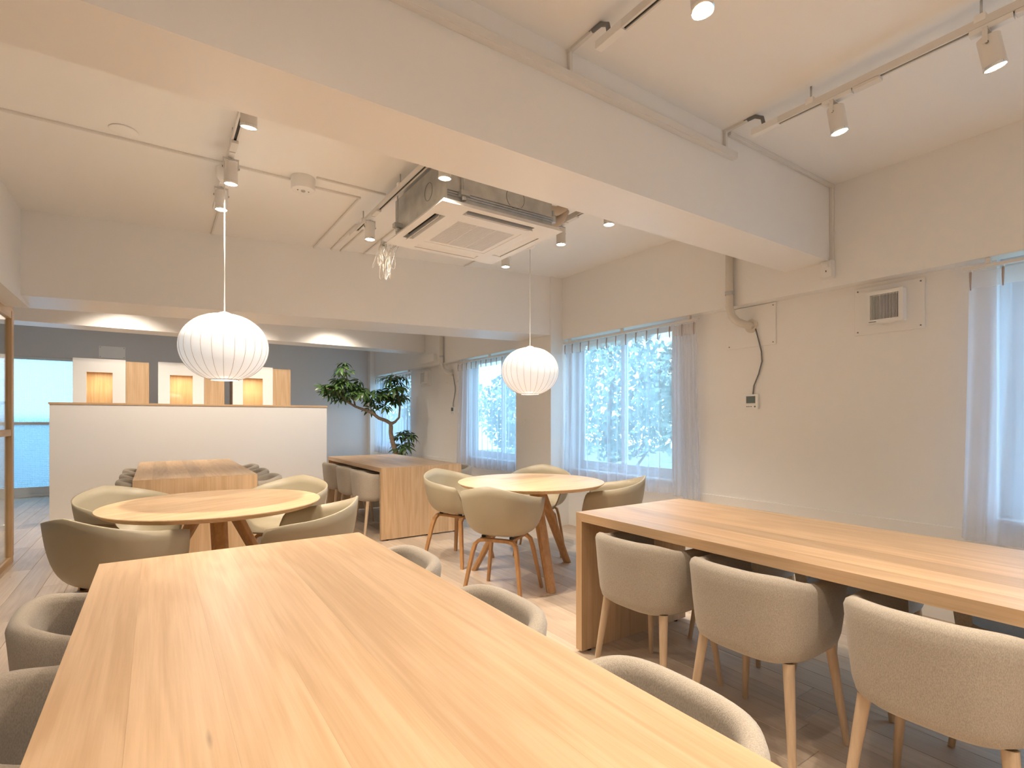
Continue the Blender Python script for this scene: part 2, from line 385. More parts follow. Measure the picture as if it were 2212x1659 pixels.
def round_table(label, x, y, rz):
    t = thing('round_table', label, 'table', (x, y, 0), rz, 'round oak tables')
    R_ = .58
    prof = [(.02, .712), (R_-.03, .712), (R_-.006, .730), (R_, .736), (R_-.002, .740), (.0, .74)]
    bm = bmesh.new(); lathe(bm, prof[:-1], 96, (0, 0, 0), (True, True)); obj('tabletop', bm, OAK[0], t, 25)
    for k in range(3):
        a = 2*PI*k/3
        d = Vector((math.cos(a), math.sin(a), 0)); s = Vector((-d.y, d.x, 0))
        def ring(c, rw, rt): return [c+s*rw*u+d*rt*v for u, v in ((-1, -.5), (-.5, -1), (.5, -1), (1, -.5), (1, .5), (.5, 1), (-.5, 1), (-1, .5))]
        bm = rings(bmesh.new(), [ring(d*.47, .034, .024), ring(d*.28+Vector((0, 0, .36)), .040, .030), ring(d*.085+Vector((0, 0, .712)), .045, .036)])
        for v in bm.verts: v.co.z = max(0, v.co.z)
        obj('leg', bevel(bm, .003, 1), OAKD[2], t)
    return t
round_table('round oak pedestal table beside the glazed timber screen, on splayed legs', .30, 3.575, math.radians(30))
round_table('round oak pedestal table beside the curtained window and pier, on splayed legs', 2.475, 3.375, math.radians(12))

# ------------------------------------------------------------------ upholstered tub chair (faces +X)
def tub_outline(a0, n, k=1.0, ax=.275, by=.245, p=2.9):
    out = []
    for i in range(n+1):
        th = PI-a0+2*a0*i/n; c, s = math.cos(th), math.sin(th)
        out.append((math.copysign(abs(c)**(2/p), c)*ax*k, math.copysign(abs(s)**(2/p), s)*by*k))
    return out
def tub_chair(label):
    t = thing('tub_chair', label, 'chair', (0, 0, 0), 0, 'upholstered tub chairs at the long tables')
    base = tub_outline(math.radians(128), 48); n = len(base); rs = []
    prof = [(-.110, .392), (-.062, .385), (-.032, .405), (-.022, .44), (-.012, .53), (-.004, .63), (0, .672), (-.006, .690), (-.019, .699), (-.034, .698), (-.046, .688), (-.052, .67), (-.060, .56), (-.066, .45), (-.085, .41)]
    for i, (x, y) in enumerate(base):
        a, b = base[max(i-1, 0)], base[min(i+1, n-1)]
        tx, ty = b[0]-a[0], b[1]-a[1]; l = math.hypot(tx, ty); nx_, ny_ = ty/l, -tx/l
        if nx_*x+ny_*y < 0: nx_, ny_ = -nx_, -ny_
        drop = .032*sm(-.265, -.09, x)
        rs.append([(x+nx_*o, y+ny_*o, z-drop*sm(.45, .69, z)) for o, z in prof])
    bm = rings(bmesh.new(), rs); obj('shell', bm, FAB, t, 50)
    def dring(k, z, fr=.25): return [(min(x, fr*k), y, z) for x, y in [(math.copysign(abs(math.cos(th))**(2/2.9), math.cos(th))*.275*k, math.copysign(abs(math.sin(th))**(2/2.9), math.sin(th))*.245*k) for th in [2*PI*i/48 for i in range(48)]]]
    bm = rings(bmesh.new(), [dring(.60, .378), dring(.76, .383), dring(.80, .40), dring(.80, .455), dring(.77, .472), dring(.5, .478)])
    obj('seat', bm, FAB, t, 50)
    for sx in (-1, 1):
        for sy in (-1, 1):
            obj('leg', TUBE([(sx*.205-.005, sy*.205, 0), (sx*.155-.005, sy*.165, .39)], [.0115, .0195], 14), ASH, t, 40)
    return t
tubs = []
ordinal = ['first', 'second', 'third']
T1 = 'oak table in line with the glazed-screen round table'; T2 = 'oak table along the exhaust-fan wall'
T3 = 'oak table facing the low white partition'; T4 = 'oak table beside the potted tree'
proto = None
def place_tub(x, y, rz, label):
    global proto
    if proto is None:
        proto = tub_chair(label); proto.location = (x, y, 0); proto.rotation_euler = (0, 0, rz); return proto
    return dup(proto, (x, y, 0), rz, label)
def side(tbl, sidename, ref, x, ylist, rz):
    for k, y in enumerate(ylist):
        j = rnd.uniform(-.03, .03)
        place_tub(x, y, rz+j, 'grey-beige tub chair, %s, %s side, %s from its %s end' % (tbl, sidename, ordinal[k], ref))
side('oak table by glazed screen', 'screen', 'round-table', -.06, (1.975, 1.36, .74), 0)
side('oak table by glazed screen', 'aisle', 'round-table', .655, (1.96, 1.31, .69), PI)
side('oak table along exhaust-fan wall', 'aisle', 'round-table', 1.965, (1.667, 1.13, .56), 0)
side('oak table along exhaust-fan wall', 'wall', 'round-table', 2.685, (1.67, 1.10, .50), PI)
side('oak table before white partition', 'door', 'partition', -.02, (6.95, 6.35, 5.75), 0)
side('oak table before white partition', 'aisle', 'partition', .735, (6.85, 6.18, 5.50), PI)
side('oak table by potted tree', 'aisle', 'tree', 1.965, (6.57, 5.97, 5.44), 0)
side('oak table by potted tree', 'window', 'tree', 2.77, (6.60, 6.0, 5.42), PI)

# ------------------------------------------------------------------ plastic shell armchair (faces +X)
def shell_chair(label):
    t = thing('shell_armchair', label, 'chair', (0, 0, 0), 0, 'khaki shell armchairs at the round tables')
    na, nt = 72, 16; zs = .437
    bm = bmesh.new(); cols = []
    ctr = bm.verts.new((0, 0, zs))
    for i in range(na):
        th = 2*PI*i/na; c, s = math.cos(th), math.sin(th)
        ab = abs(math.degrees(math.atan2(s, c)))          # 0 front .. 180 back
        p = 2.5
        ux, uy = math.copysign(abs(c)**(2/p), c), math.copysign(abs(s)**(2/p), s)
        rx = .245 if c > 0 else .275
        rim = (ux*rx, uy*.285)
        lift = .012+.215*sm(22, 56, ab)+.125*max(0, (ab-50)/130)**1.15
        zr = zs+lift
        k_ = min(1, lift/.2)
        col = []
        for j in range(1, nt+1):
            u = j/nt
            P0 = (0, 0, zs); P1 = (rim[0]*.62, rim[1]*.62, zs-.018); P2 = (rim[0]*(.90+.06*(1-k_)), rim[1]*.90, zs-.02*k_); P3 = (rim[0], rim[1], zr-.02*(1-k_))
            a_, b_, c_, d_ = (1-u)**3, 3*u*(1-u)**2, 3*u*u*(1-u), u**3
            col.append(bm.verts.new([a_*P0[k]+b_*P1[k]+c_*P2[k]+d_*P3[k] for k in range(3)]))
        cols.append(col)
    for i in range(na):
        a, b = cols[i], cols[(i+1) % na]
        bm.faces.new((ctr, a[0], b[0]))
        for j in range(nt-1): bm.faces.new((a[j], a[j+1], b[j+1], b[j]))
    o = obj('shell', bm, SHELL, t, True)
    m = o.modifiers.new('thickness', 'SOLIDIFY'); m.thickness = .011; m.offset = 0
    # bent-wood arches
    for sx in (-1, 1):
        pts = []
        for (x, y, z) in ((sx*.215, -.215, 0), (sx*.16, -.165, .31), (sx*.145, -.150, .372), (sx*.138, -.122, .396), (sx*.135, -.08, .402), (sx*.135, .08, .402), (sx*.138, .122, .396), (sx*.145, .150, .372), (sx*.16, .165, .31), (sx*.215, .215, 0)): pts.append((x, y, z))
        bm = bmesh.new(); rs = []
        for i, p_ in enumerate(pts):
            p_ = Vector(p_); d = (Vector(pts[min(i+1, 9)])-Vector(pts[max(i-1, 0)])).normalized()
            if i in (0, 9): d = Vector((0, d.y*.15, d.z)).normalized()
            s = Vector((1, 0, 0)); u = s.cross(d).normalized()
            k = .8 if i in (0, 9) else 1
            rs.append([p_+s*.018*k*a+u*.0115*k*b for a, b in ((-1, -1), (1, -1), (1, 1), (-1, 1))])
        rings(bm, rs); obj('leg_arch', bevel(bm, .002, 1), OAKD[2], t)
    for sy in (-1, 1):
        obj('side_rail', bevel(BX(-.125, .125, sy*.105-.018, sy*.105+.018, .391, .412), .003, 1), OAKD[0], t)
        for sx in (-1, 1): obj('mount_pad', LATHE([(.016, .402), (.016, .425)], 14, (sx*.105, sy*.105, 0)), BLACK, t, 30)
    return t
aac = None
def place_shell(x, y, ang, label):
    global aac
    rz = math.radians(ang)
    if aac is None:
        aac = shell_chair(label); aac.location = (x, y, 0); aac.rotation_euler = (0, 0, rz)
    else: dup(aac, (x, y, 0), rz, label)
S = 'khaki plastic shell armchair at the '
place_shell(-.13, 4.22, -56, S+'glazed-screen round table, on its door and partition side')
place_shell(.80, 4.20, -129, S+'glazed-screen round table, backing onto the tree-side tub chairs')
place_shell(-.14, 3.25, 42, S+'glazed-screen round table, between screen and long table end')
place_shell(.71, 3.12, 158, S+'glazed-screen round table, aisle side, by long table end')
place_shell(2.20, 4.07, -68, S+'window round table, pulled out towards the plank table end')
place_shell(2.04, 3.11, 34, S+'window round table, back turned to the aisle')
place_shell(2.98, 3.92, -133, S+'window round table, backing onto the curtained window')
place_shell(3.04, 3.06, 132, S+'window round table, between it and the fan-wall table')

# ------------------------------------------------------------------ pendants
def pendant(label, x, y, zc, ztop):
    t = thing('pendant_lamp', label, 'lamp', (x, y, zc), 0, 'white ribbed ball pendants')
    R_, Hh = .240, .200
    prof = []
    for i in range(25):
        a = math.radians(-74+ (74+80)*i/24)
        prof.append((R_*math.cos(a)**.92, Hh*math.sin(a)))
    bm = lathe(bmesh.new(), prof, 64, (0, 0, 0), (False, True)); sh = obj('shade', bm, LANT, t, True)
    for k in range(26):
        a = 2*PI*k/26
        obj('rib', TUBE([(r*1.002*math.cos(a), r*1.002*math.sin(a), z) for r, z in prof], .0011, 5), RIB, sh)
    r0, z0 = prof[0]
    obj('bottom_ring', TUBE([(r0*math.cos(2*PI*k/32), r0*math.sin(2*PI*k/32), z0) for k in range(33)], .0035, 6), RIB, t, True)
    obj('top_cap', LATHE([(.035, Hh-.004), (.03, Hh+.006), (.008, Hh+.014)], 24), WHITE, t, 30)
    obj('cord', TUBE([(0, 0, Hh+.01), (0, 0, ztop-zc-.05)], .0032, 8), WHITE, t, True)
    obj('canopy', LATHE([(.006, ztop-zc-.085), (.03, ztop-zc-.075), (.045, ztop-zc-.05), (.05, ztop-zc-.02), (.045, ztop-zc)], 28), WHITE, t, 40)
    obj('bulb', LATHE([(.012, .07), (.028, .05), (.032, .02), (.022, -.01), (.004, -.022)], 20), LENS, t, True)
    L = bpy.data.lights.new('pendant_bulb', 'POINT'); L.energy = 2.2; L.color = (1, .9, .75); L.shadow_soft_size = .03
    lo = bpy.data.objects.new('bulb_light', L); C.objects.link(lo); lo.parent = t; lo.location = (0, 0, -.21)
    return t
pendant('white ribbed ball pendant over the round table by the glazed screen', .339, 3.55, 1.661, 2.73)
pendant('white ribbed ball pendant over the round table by the curtained window', 2.61, 3.57, 1.637, 2.748)

# ------------------------------------------------------------------ track lighting
TZ = 2.755
def track(x, y0, y1, label, feed=None):
    t = thing('lighting_track', label, 'track', (x, (y0+y1)/2, TZ), 0, 'white lighting tracks under the ceiling'); L = y1-y0
    bm = bmesh.new()
    bx(bm, -.0165, .0165, -L/2, L/2, .014, .032); bx(bm, -.0165, -.007, -L/2, L/2, 0, .014); bx(bm, .007, .0165, -L/2, L/2, 0, .014)
    obj('rail', bm, WMET, t)
    obj('slot', BX(-.007, .007, -L/2+.12, L/2-.005, .006, .0139), DARK, t)
    obj('end_feed', bevel(BX(-.0175, .0175, L/2-.14, L/2+.004, -.002, .033), .002), WHITE, t)
    n = max(2, int(L/.7)+1)
    for i in range(n):
        y = -L/2+.3+(L-.6)*i/(n-1)
        b = obj('hanger', bevel(BX(-.02, .02, y-.018, y+.018, .018, .048), .002), WHITE, t)
        obj('rod', TUBE([(0, y, .045), (0, y, CEIL-TZ)], .0045, 8), STEEL, b, True)
    if feed:
        obj('feed_cable', TUBE([(0, L/2-.06, .03), (0, L/2-.05, .075), (0, L/2-.01, .10), (0, L/2+.05, .103)], .010, 8), GREY, t, True)
    return t
track(1.51, -2.2, 1.585, 'white lighting track over the aisle between the two long oak tables', True)
track(2.655, -2.2, 1.60, 'white lighting track over the long oak table by the exhaust fan', True)
track(.36, -2.2, 1.585, 'white lighting track over the long oak table by the glazed screen', True)
track(.357, 2.25, 4.35, 'white lighting track above the pendant by the glazed screen')
track(1.345, 2.25, 4.35, 'white lighting track running beside the ceiling air conditioner')
track(2.61, 2.25, 4.35, 'white lighting track above the round table by the curtained window')
for x, nm in ((-.35, 'glass-door cabinet'), (.98, 'middle cabinet'), (2.3, 'tree-side table')): track(x, 6.6, 8.2, 'white lighting track behind the skewed beam, in line with %s' % nm)
for x, nm in ((-2.3, 'inside the glazed room'),): track(x, 4.2, 8.2, 'white lighting track '+nm)
sproto = None
def spot(x, y, label, tilt=(0, 0), power=1.0, face=0, cone=128):
    """track spotlight hanging at x,y"""
    t = thing('track_spotlight', label, 'spotlight', (x, y, TZ), face, 'white cylinder track spotlights')
    a = obj('adapter', bevel(BX(-.016, .016, -.075, .055, -.022, .0), .003), WHITE, t)
    obj('driver', bevel(BX(-.018, .018, -.19, -.08, -.018, -.001), .002, 1), WMET, a)
    M = Matrix.Translation((0, 0, -.045)) @ Matrix.Rotation(tilt[0], 4, 'X') @ Matrix.Rotation(tilt[1], 4, 'Y')
    y_ = bmesh.new()
    bx(y_, -.041, .041, -.008, .008, -.028, -.024)
    for s in (-1, 1): bx(y_, s*.0385-.0022, s*.0385+.0022, -.008, .008, -.085, -.024)
    obj('yoke', y_, WMET, t); obj('stem', LATHE([(.007, -.026), (.007, -.02)], 12), BLACK, t, 30)
    def put(name, bm, mat, sm_=40, par=t):
        bmesh.ops.transform(bm, matrix=M, verts=bm.verts); return obj(name, bm, mat, par, sm_)
    r = .036
    b = put('body', LATHE([(.02, -.002), (r-.002, -.002), (r, -.004), (r, -.122), (r-.003, -.122), (r-.003, -.10), (.004, -.099)], 32), WMET)
    put('lens', LATHE([(r-.0035, -.108), (.002, -.108)], 32, (0, 0, 0), (True, True)), LENS)
    put('trim_ring', LATHE([(r+.001, -.112), (r+.0015, -.122), (r-.001, -.124), (r-.003, -.12)], 32, (0, 0, 0), (False, False)), CHROME)
    for s in (-1, 1): put('pivot', _pivot(s), GREY)
    L = bpy.data.lights.new('spot_beam', 'SPOT'); L.energy = SPOT_W*power*(.84 if y < 2 else 1.15); L.color = SPOT_COL; L.spot_size = math.radians(cone); L.spot_blend = 1.0; L.shadow_soft_size = .02
    lo = bpy.data.objects.new('spot_beam', L); C.objects.link(lo); lo.parent = t
    lo.matrix_local = M @ Matrix.Translation((0, 0, -.128))
    return t
def _pivot(s):
    bm = bmesh.new()
    bmesh.ops.create_cone(bm, cap_ends=True, segments=12, radius1=.006, radius2=.006, depth=.004, matrix=Matrix.Translation((s*.0425, 0, -.03)) @ Matrix.Rotation(PI/2, 4, 'Y'))
    return bm
R_ = math.radians
spot(1.51, 1.10, 'cylinder spotlight on the aisle track, next to the cross beam', (R_(-8), R_(4)), 1.15, 0, 92)
spot(2.655, 1.19, 'cylinder spotlight on the fan-wall track, first from the cross beam', (R_(-6), R_(-8)), .33, 0, 80)
spot(2.655, .64, 'cylinder spotlight on the fan-wall track, second from the cross beam', (R_(-8), R_(-12)), .33, 0, 80)
spot(1.51, .35, 'cylinder spotlight on the aisle track, second from the cross beam', (R_(-4), R_(14)), 1.5, 0, 92)
spot(1.51, -.45, 'added fill spotlight on the aisle track, third from the cross beam', (0, 0), 1, 0, 95)  # unseen, added behind the camera for general fill
spot(2.655, -.35, 'added fill spotlight on the fan-wall track, third from the cross beam', (0, 0), .4, 0, 80)  # added out of view to lift the ambient light
for x, nm in ((.36, 'front-table'), (1.51, 'aisle'), (2.655, 'fan-wall')): spot(x, -1.5, 'added fill spotlight on the %s track, last before the end wall' % nm, (0, 0), 1.25, 0, 100)  # extra spots behind the camera, added for ambient and beam brightness
spot(.36, 1.15, 'cylinder spotlight on the front-table track, first from the cross beam', (0, 0), .2)
spot(.36, .45, 'cylinder spotlight on the front-table track, second from the cross beam', (0, R_(-10)), .6)
spot(.36, -.5, 'added fill spotlight on the front-table track, third from the cross beam', (0, 0))  # unseen fill lamp, added behind the camera
spot(.357, 2.68, 'cylinder spotlight on the screen-side track, tucked behind the cross beam', (R_(12), 0), .7)
spot(.357, 3.40, 'cylinder spotlight on the screen-side track, just before the pendant cord', (R_(4), 0), 1.7)
spot(.350, 3.86, 'cylinder spotlight on the screen-side track, just past the pendant cord', (0, 0), .5)
spot(1.345, 2.645, 'cylinder spotlight on the air-conditioner track, in front of its steel casing', (R_(4), 0))
spot(1.335, 3.87, 'cylinder spotlight on the air-conditioner track, by the hanging cable bundle', (0, 0))
spot(2.61, 2.64, 'cylinder spotlight on the window-side track, half hidden by the cross beam', (0, 0), .95, 0, 92)
spot(2.60, 3.15, 'cylinder spotlight on the window-side track, beside the pipe end of the air conditioner', (0, 0), .95, 0, 92)
spot(2.575, 3.89, 'cylinder spotlight on the window-side track, beyond the pendant cord', (0, 0), .95, 0, 92)
for x, nm in ((-.35, 'glass-door'), (.98, 'middle'), (2.3, 'tree-side')):
    for y in (6.95, 7.85): spot(x, y, 'cylinder spotlight behind the skewed beam, on the %s track, %s end' % (nm, 'beam' if y < 7.5 else 'partition'), (R_(22 if y < 7.5 else 30), 0), .82)

for x, nm in ((-.35, 'glass-door'), (1.5, 'tree')):  # hidden track and spots, added to brighten the upper back wall
    track(x, 8.92, 10.9, 'added lighting track above the display cabinets, %s side' % nm)
    spot(x, 9.1, 'added fill spotlight above the display cabinets, %s side' % nm, (R_(40), 0), .22, 0, 150)
for y, nm in ((4.8, 'screen end'), (7.4, 'door end')): spot(-2.3, y, 'cylinder spotlight inside the glazed room, '+nm, (0, 0), .8)

# ------------------------------------------------------------------ ceiling cassette air conditioner
AX, AY, AZ, AS = 1.37, 2.735, 2.50, .905
ac = thing('air_conditioner', 'white four-way cassette air conditioner with bare steel casing hanging below ceiling', 'air conditioner', (AX, AY, AZ))
xs = [0, .050, .125, .20, AS-.20, AS-.125, AS-.050, AS]
bm = bmesh.new()
for i in range(7):
    for j in range(7):
        if (i in (1, 5) and j == 3) or (j in (1, 5) and i == 3) or (i == 3 and j == 3): continue
        bx(bm, xs[i], xs[i+1], xs[j], xs[j+1], 0, .03)
bmesh.ops.remove_doubles(bm, verts=bm.verts, dist=1e-5)
seen = {}
for f in list(bm.faces): seen.setdefault(tuple(sorted(v.index for v in f.verts)), []).append(f)
bm.verts.index_update(); seen = {}
for f in list(bm.faces): seen.setdefault(tuple(sorted(v.index for v in f.verts)), []).append(f)
for fs in seen.values():
    if len(fs) > 1: bmesh.ops.delete(bm, geom=fs, context='FACES_ONLY')
for v in bm.verts:                     # chamfered upper rim
    if v.co.z > .02:
        for k in (0, 1):
            if v.co[k] < .001: v.co[k] += .022
            elif v.co[k] > AS-.001: v.co[k] -= .022
obj('panel', bm, WHITE, ac)
obj('slot_shade', BX(.05, AS-.05, .05, AS-.05, .0305, .034), DARK, ac)  # dark sheet; the inner shade of the slots is put into its colour
obj('casing', bevel(BX(.055, AS-.055, .05, AS-.05, .036, .30), .003), STEEL, ac)
for k in range(4):
    M = Matrix.Translation((AS/2, AS/2, 0)) @ Matrix.Rotation(k*PI/2, 4, 'Z') @ Matrix.Translation((-AS/2, -AS/2, 0))
    bm = BX(.20, AS-.20, -.030, .030, -.0015, .0015)
    bmesh.ops.transform(bm, matrix=M @ Matrix.Translation((0, .087, .010)) @ Matrix.Rotation(R_((62, 8, 14, 62)[k]), 4, 'X'), verts=bm.verts)
    obj('flap', bm, WHITE, ac)
gr = obj('grille_frame', bevel(BX(.20, .205, .20, AS-.20, 0, .028), .001, 1), WHITE, ac)
bm = bmesh.new(); g0, g1 = .235, AS-.235
for a, b, c_, d in ((.2, AS-.2, .2, g0), (.2, AS-.2, g1, AS-.2), (.2, g0, g0, g1), (g1, AS-.2, g0, g1)): bx(bm, a, b, c_, d, .003, .026)
obj('grille_border', bm, WHITE, gr)
bm = bmesh.new(); n = 34
for i in range(n):
    y = g0+(g1-g0)*(i+.5)/n; bx(bm, g0, g1, y-.0034, y+.0034, .004, .016)
for i in range(1, 3):
    x = g0+(g1-g0)*i/3; bx(bm, x-.003, x+.003, g0, g1, .003, .017)
obj('grille_slats', bm, WHITE, gr, kind='stuff')
obj('grille_back', BX(g0, g1, g0, g1, .022, .026), plain('filter', (.10, .095, .09), .8), gr)  # dark colour stands in for shade between the slats
obj('knockout', TUBE([(.0545, .30+.055*math.cos(2*PI*k/24), .17+.055*math.sin(2*PI*k/24)) for k in range(25)], .0018, 5), GREY, ac)
obj('knockout', TUBE([(.55+.07*math.cos(2*PI*k/24), .0495, .16+.07*math.sin(2*PI*k/24)) for k in range(25)], .0018, 5), GREY, ac)
for x, y in ((.16, .028), (AS-.028, .2), (.028, AS-.16), (AS-.15, AS-.028)):
    b = obj('bracket', bevel(BX(x-.03, x+.03, y-.022, y+.022, .07, .10), .002), STEEL, ac)
    obj('rod', TUBE([(x, y, .05), (x, y, CEIL-AZ)], .005, 8), STEEL, b, True); obj('nut', LATHE([(.014, .045), (.014, .068)], 6, (x, y, 0)), STEEL, b)
for z in (.065, .08, .095): obj('edge_rail', BX(.055, AS-.055, .040, .0495, z, z+.006), STEEL, ac)
for y, z, r in ((.25, .14, .035), (.36, .12, .028), (.20, .22, .032)):
    obj('refrigerant_pipe', TUBE([(AS-.06, y, z), (AS+.03, y, z), (AS+.12, y+.01, z+.015), (AS+.19, y+.02, z+.06), (AS+.23, y, min(.36, z+.14))], r, 12), COPPER, ac, True)
obj('valve', LATHE([(.02, .10), (.02, .14), (.012, .15), (.012, .18)], 10, (AS+.01, .12, 0)), STEEL, ac, 30)
# loose cable bundle
cb = thing('cable_bundle', 'tangle of thin white cables hanging from the air conditioner corner', 'cable', (1.36, 3.66, 2.52))
rr = random.Random(8)
for k in range(11):
    a = rr.uniform(-.05, .05); b = rr.uniform(-.02, .10); d = rr.uniform(-.17, -.29)
    w = rr.uniform(.02, .06)
    pts = [(-.005+a*.2, .0+a*.1, .0+rr.uniform(-.02, .02))]
    for i in range(1, 12):
        u = i/12; pts.append((a+w*math.sin(PI*u)*(1 if k % 2 else -1)+b*u, a*.5+.02*math.sin(6*u+k), d*math.sin(PI*u)))
    pts.append((b+.03, a*.2, .0)); obj('cable', TUBE(pts, .0026, 6), WHITE if k % 3 else PIPE, cb, True)
obj('tie', TUBE([(.012*math.cos(2*PI*k/12)-.003, .012*math.sin(2*PI*k/12), -.03) for k in range(13)], .0025, 6), GREY, cb)

# ------------------------------------------------------------------ conduits and ceiling fittings
def conduit(label, pts, w=.014, h=.010):
    t = thing('cable_conduit', label, 'conduit', pts[0], 0, 'white surface cable conduits'); o = Vector(pts[0])
    for a, b in zip(pts[:-1], pts[1:]):
        a, b = Vector(a)-o, Vector(b)-o; c = [min(a[k], b[k])-(.5*w if abs(a[k]-b[k]) < 1e-6 else .5*w) for k in range(3)]; d = [max(a[k], b[k])+.5*w for k in range(3)]
        obj('run', bevel(BX(c[0], d[0], c[1], d[1], c[2], d[2]), .002, 1), WMET, t)
    for p in pts[1:-1]:
        p = Vector(p)-o; k = w*.62; obj('elbow', bevel(BX(p[0]-k, p[0]+k, p[1]-k, p[1]+k, p[2]-k, p[2]+k), .003, 1), WMET, t)
    return t
zc = CEIL-.007
conduit('thin white conduit crossing the ceiling from the screen soffit to the emergency light', [(-.868, 3.775, zc), (.745, 3.775, zc)])
conduit('thin white conduit from the emergency light towards the air-conditioner track', [(.90, 3.65, zc), (1.37, 3.65, zc)])
conduit('thin white conduit from the emergency light turning to the skewed beam', [(.90, 3.81, zc), (1.235, 3.81, zc), (1.235, 5.17, zc)])
for x, y0, nm in ((1.385, 4.35, 'beside the bent one'), (1.475, 4.45, 'middle of three'), (1.69, 4.10, 'behind cable bundle')):
    conduit('short white ceiling conduit meeting the skewed beam, '+nm, [(x, y0, zc), (x, 5.06 if x > 1.6 else 5.11, zc)])
conduit('short white ceiling conduit behind the pendant by the glazed screen', [(.405, 4.36, zc), (.405, 5.28, zc)])
conduit('short white ceiling conduit beyond the air conditioner grille', [(2.71, 4.36, zc), (2.71, 4.88, zc)])
conduit('white conduit from the aisle track end down to the beam trunking', [(1.51, 1.63, zc), (1.51, 1.766, zc), (1.51, 1.766, 2.752)], .018)
conduit('white conduit from the fan-wall track end down to the beam trunking end', [(2.655, 1.64, zc), (2.655, 1.766, zc), (2.655, 1.766, 2.752)], .018)
conduit('white conduit along the beam top and down the wall to the socket box', [(2.70, 1.764, CEIL-.011), (3.888, 1.764, CEIL-.011), (3.888, 1.764, 2.33)], .022)
tr_ = thing('cable_trunking', 'long white cable trunking fixed along the top of the cross beam', 'trunking', (.3, 1.741, 2.712))
obj('channel', bevel(BX(-.2, 2.43, 0, .034, 0, .036), .002), WMET, tr_); obj('lid', bevel(BX(-.2, 2.43, -.004, -.0002, .001, .035), .001, 1), WMET, tr_)
sb = thing('socket_box', 'small white wall socket box under the vertical conduit', 'socket', (3.9, 1.785, 2.275))
obj('box', bevel(BX(-.045, 0, -.04, .04, -.06, .06), .003), WHITE, sb); obj('cover', bevel(BX(-.050, -.0452, -.036, .036, -.056, .056), .002), WHITE, sb)
o = obj('plug', bevel(BX(-.075, -.0502, -.016, .016, .01, .04), .004), WHITE, sb); obj('hole', BX(-.0512, -.0502, -.003, .003, -.02, -.008), DARK, sb)
em = thing('emergency_light', 'white drum-shaped emergency light on the ceiling between two tracks', 'light', (.823, 3.72, CEIL))
obj('drum', LATHE([(.075, 0), (.077, -.004), (.077, -.075), (.073, -.085), (.01, -.087)], 40), WHITE, em, 30)
obj('bulb', LATHE([(.016, -.086), (.014, -.094), (.003, -.098)], 16), CHROME, em, 30)
for a in (-.035, .035): obj('indicator', LATHE([(.004, -.086), (.004, -.09)], 10, (a, 0, 0)), GREY, em)
cp = thing('ceiling_cover', 'flat round white blanking cover on the ceiling near the glazed screen', 'cover', (-.15, 3.675, CEIL))
obj('plate', LATHE([(.066, 0), (.068, -.006), (.060, -.010), (.01, -.011)], 36), CEILP, cp, 30); obj('rim', TUBE([(.068*math.cos(2*PI*k/36), .068*math.sin(2*PI*k/36), -.004) for k in range(37)], .002, 5), WHITE, cp)

# ------------------------------------------------------------------ wall fittings
def wall_plate(par, y0, y1, z0, z1, x=0):
    p = obj('backplate', bevel(BX(x-.012, x, y0, y1, z0, z1), .002, 1), PAINT, par)
    for y in (y0+.02, y1-.02):
        for z in (z0+.02, z1-.02): obj('screw', TUBE([(x-.0125, y, z), (x-.015, y, z)], .005, 8), GREY, p)
def exhaust_fan(label, y, z):
    t = thing('exhaust_fan', label, 'fan', (XW, y, z), 0, 'square white exhaust fans')
    wall_plate(t, -.20, .20, -.165, .155)
    h = bmesh.new(); X0, X1 = -.075, -.0125
    for a, b, c_, d in ((-.105, .105, -.105, -.082), (-.105, .105, .082, .105), (-.105, -.082, -.082, .082), (.082, .105, -.082, .082)): bx(h, X0, X1, a, b, c_, d)
    obj('housing', h, WHITE, t); obj('recess_shade', BX(-.030, -.026, -.082, .082, -.082, .082), DARK, t)  # black sheet, shade behind the louvres put into its colour
    bm = bmesh.new(); n = 20
    for i in range(n):
        yy = -.082+.164*(i+.5)/n; bx(bm, -.072, -.066, yy-.0013, yy+.0013, -.082, .082)
    obj('louvres', bm, WHITE, t, kind='stuff')
    obj('duct_collar', TUBE([(-.012, .09*math.cos(2*PI*k/32), -.005+.115*math.sin(2*PI*k/32)) for k in range(33)], .004, 6), WHITE, t, True)
    obj('maker_mark', BX(-.0755, -.0752, .045, .088, -.098, -.093), GREY, t)
    return t
exhaust_fan('square white exhaust fan with dark gaps between louvres on wall by the long table', 1.47, 1.975)
exhaust_fan('small square white exhaust fan on wall by the potted tree window', 8.66, 1.975)
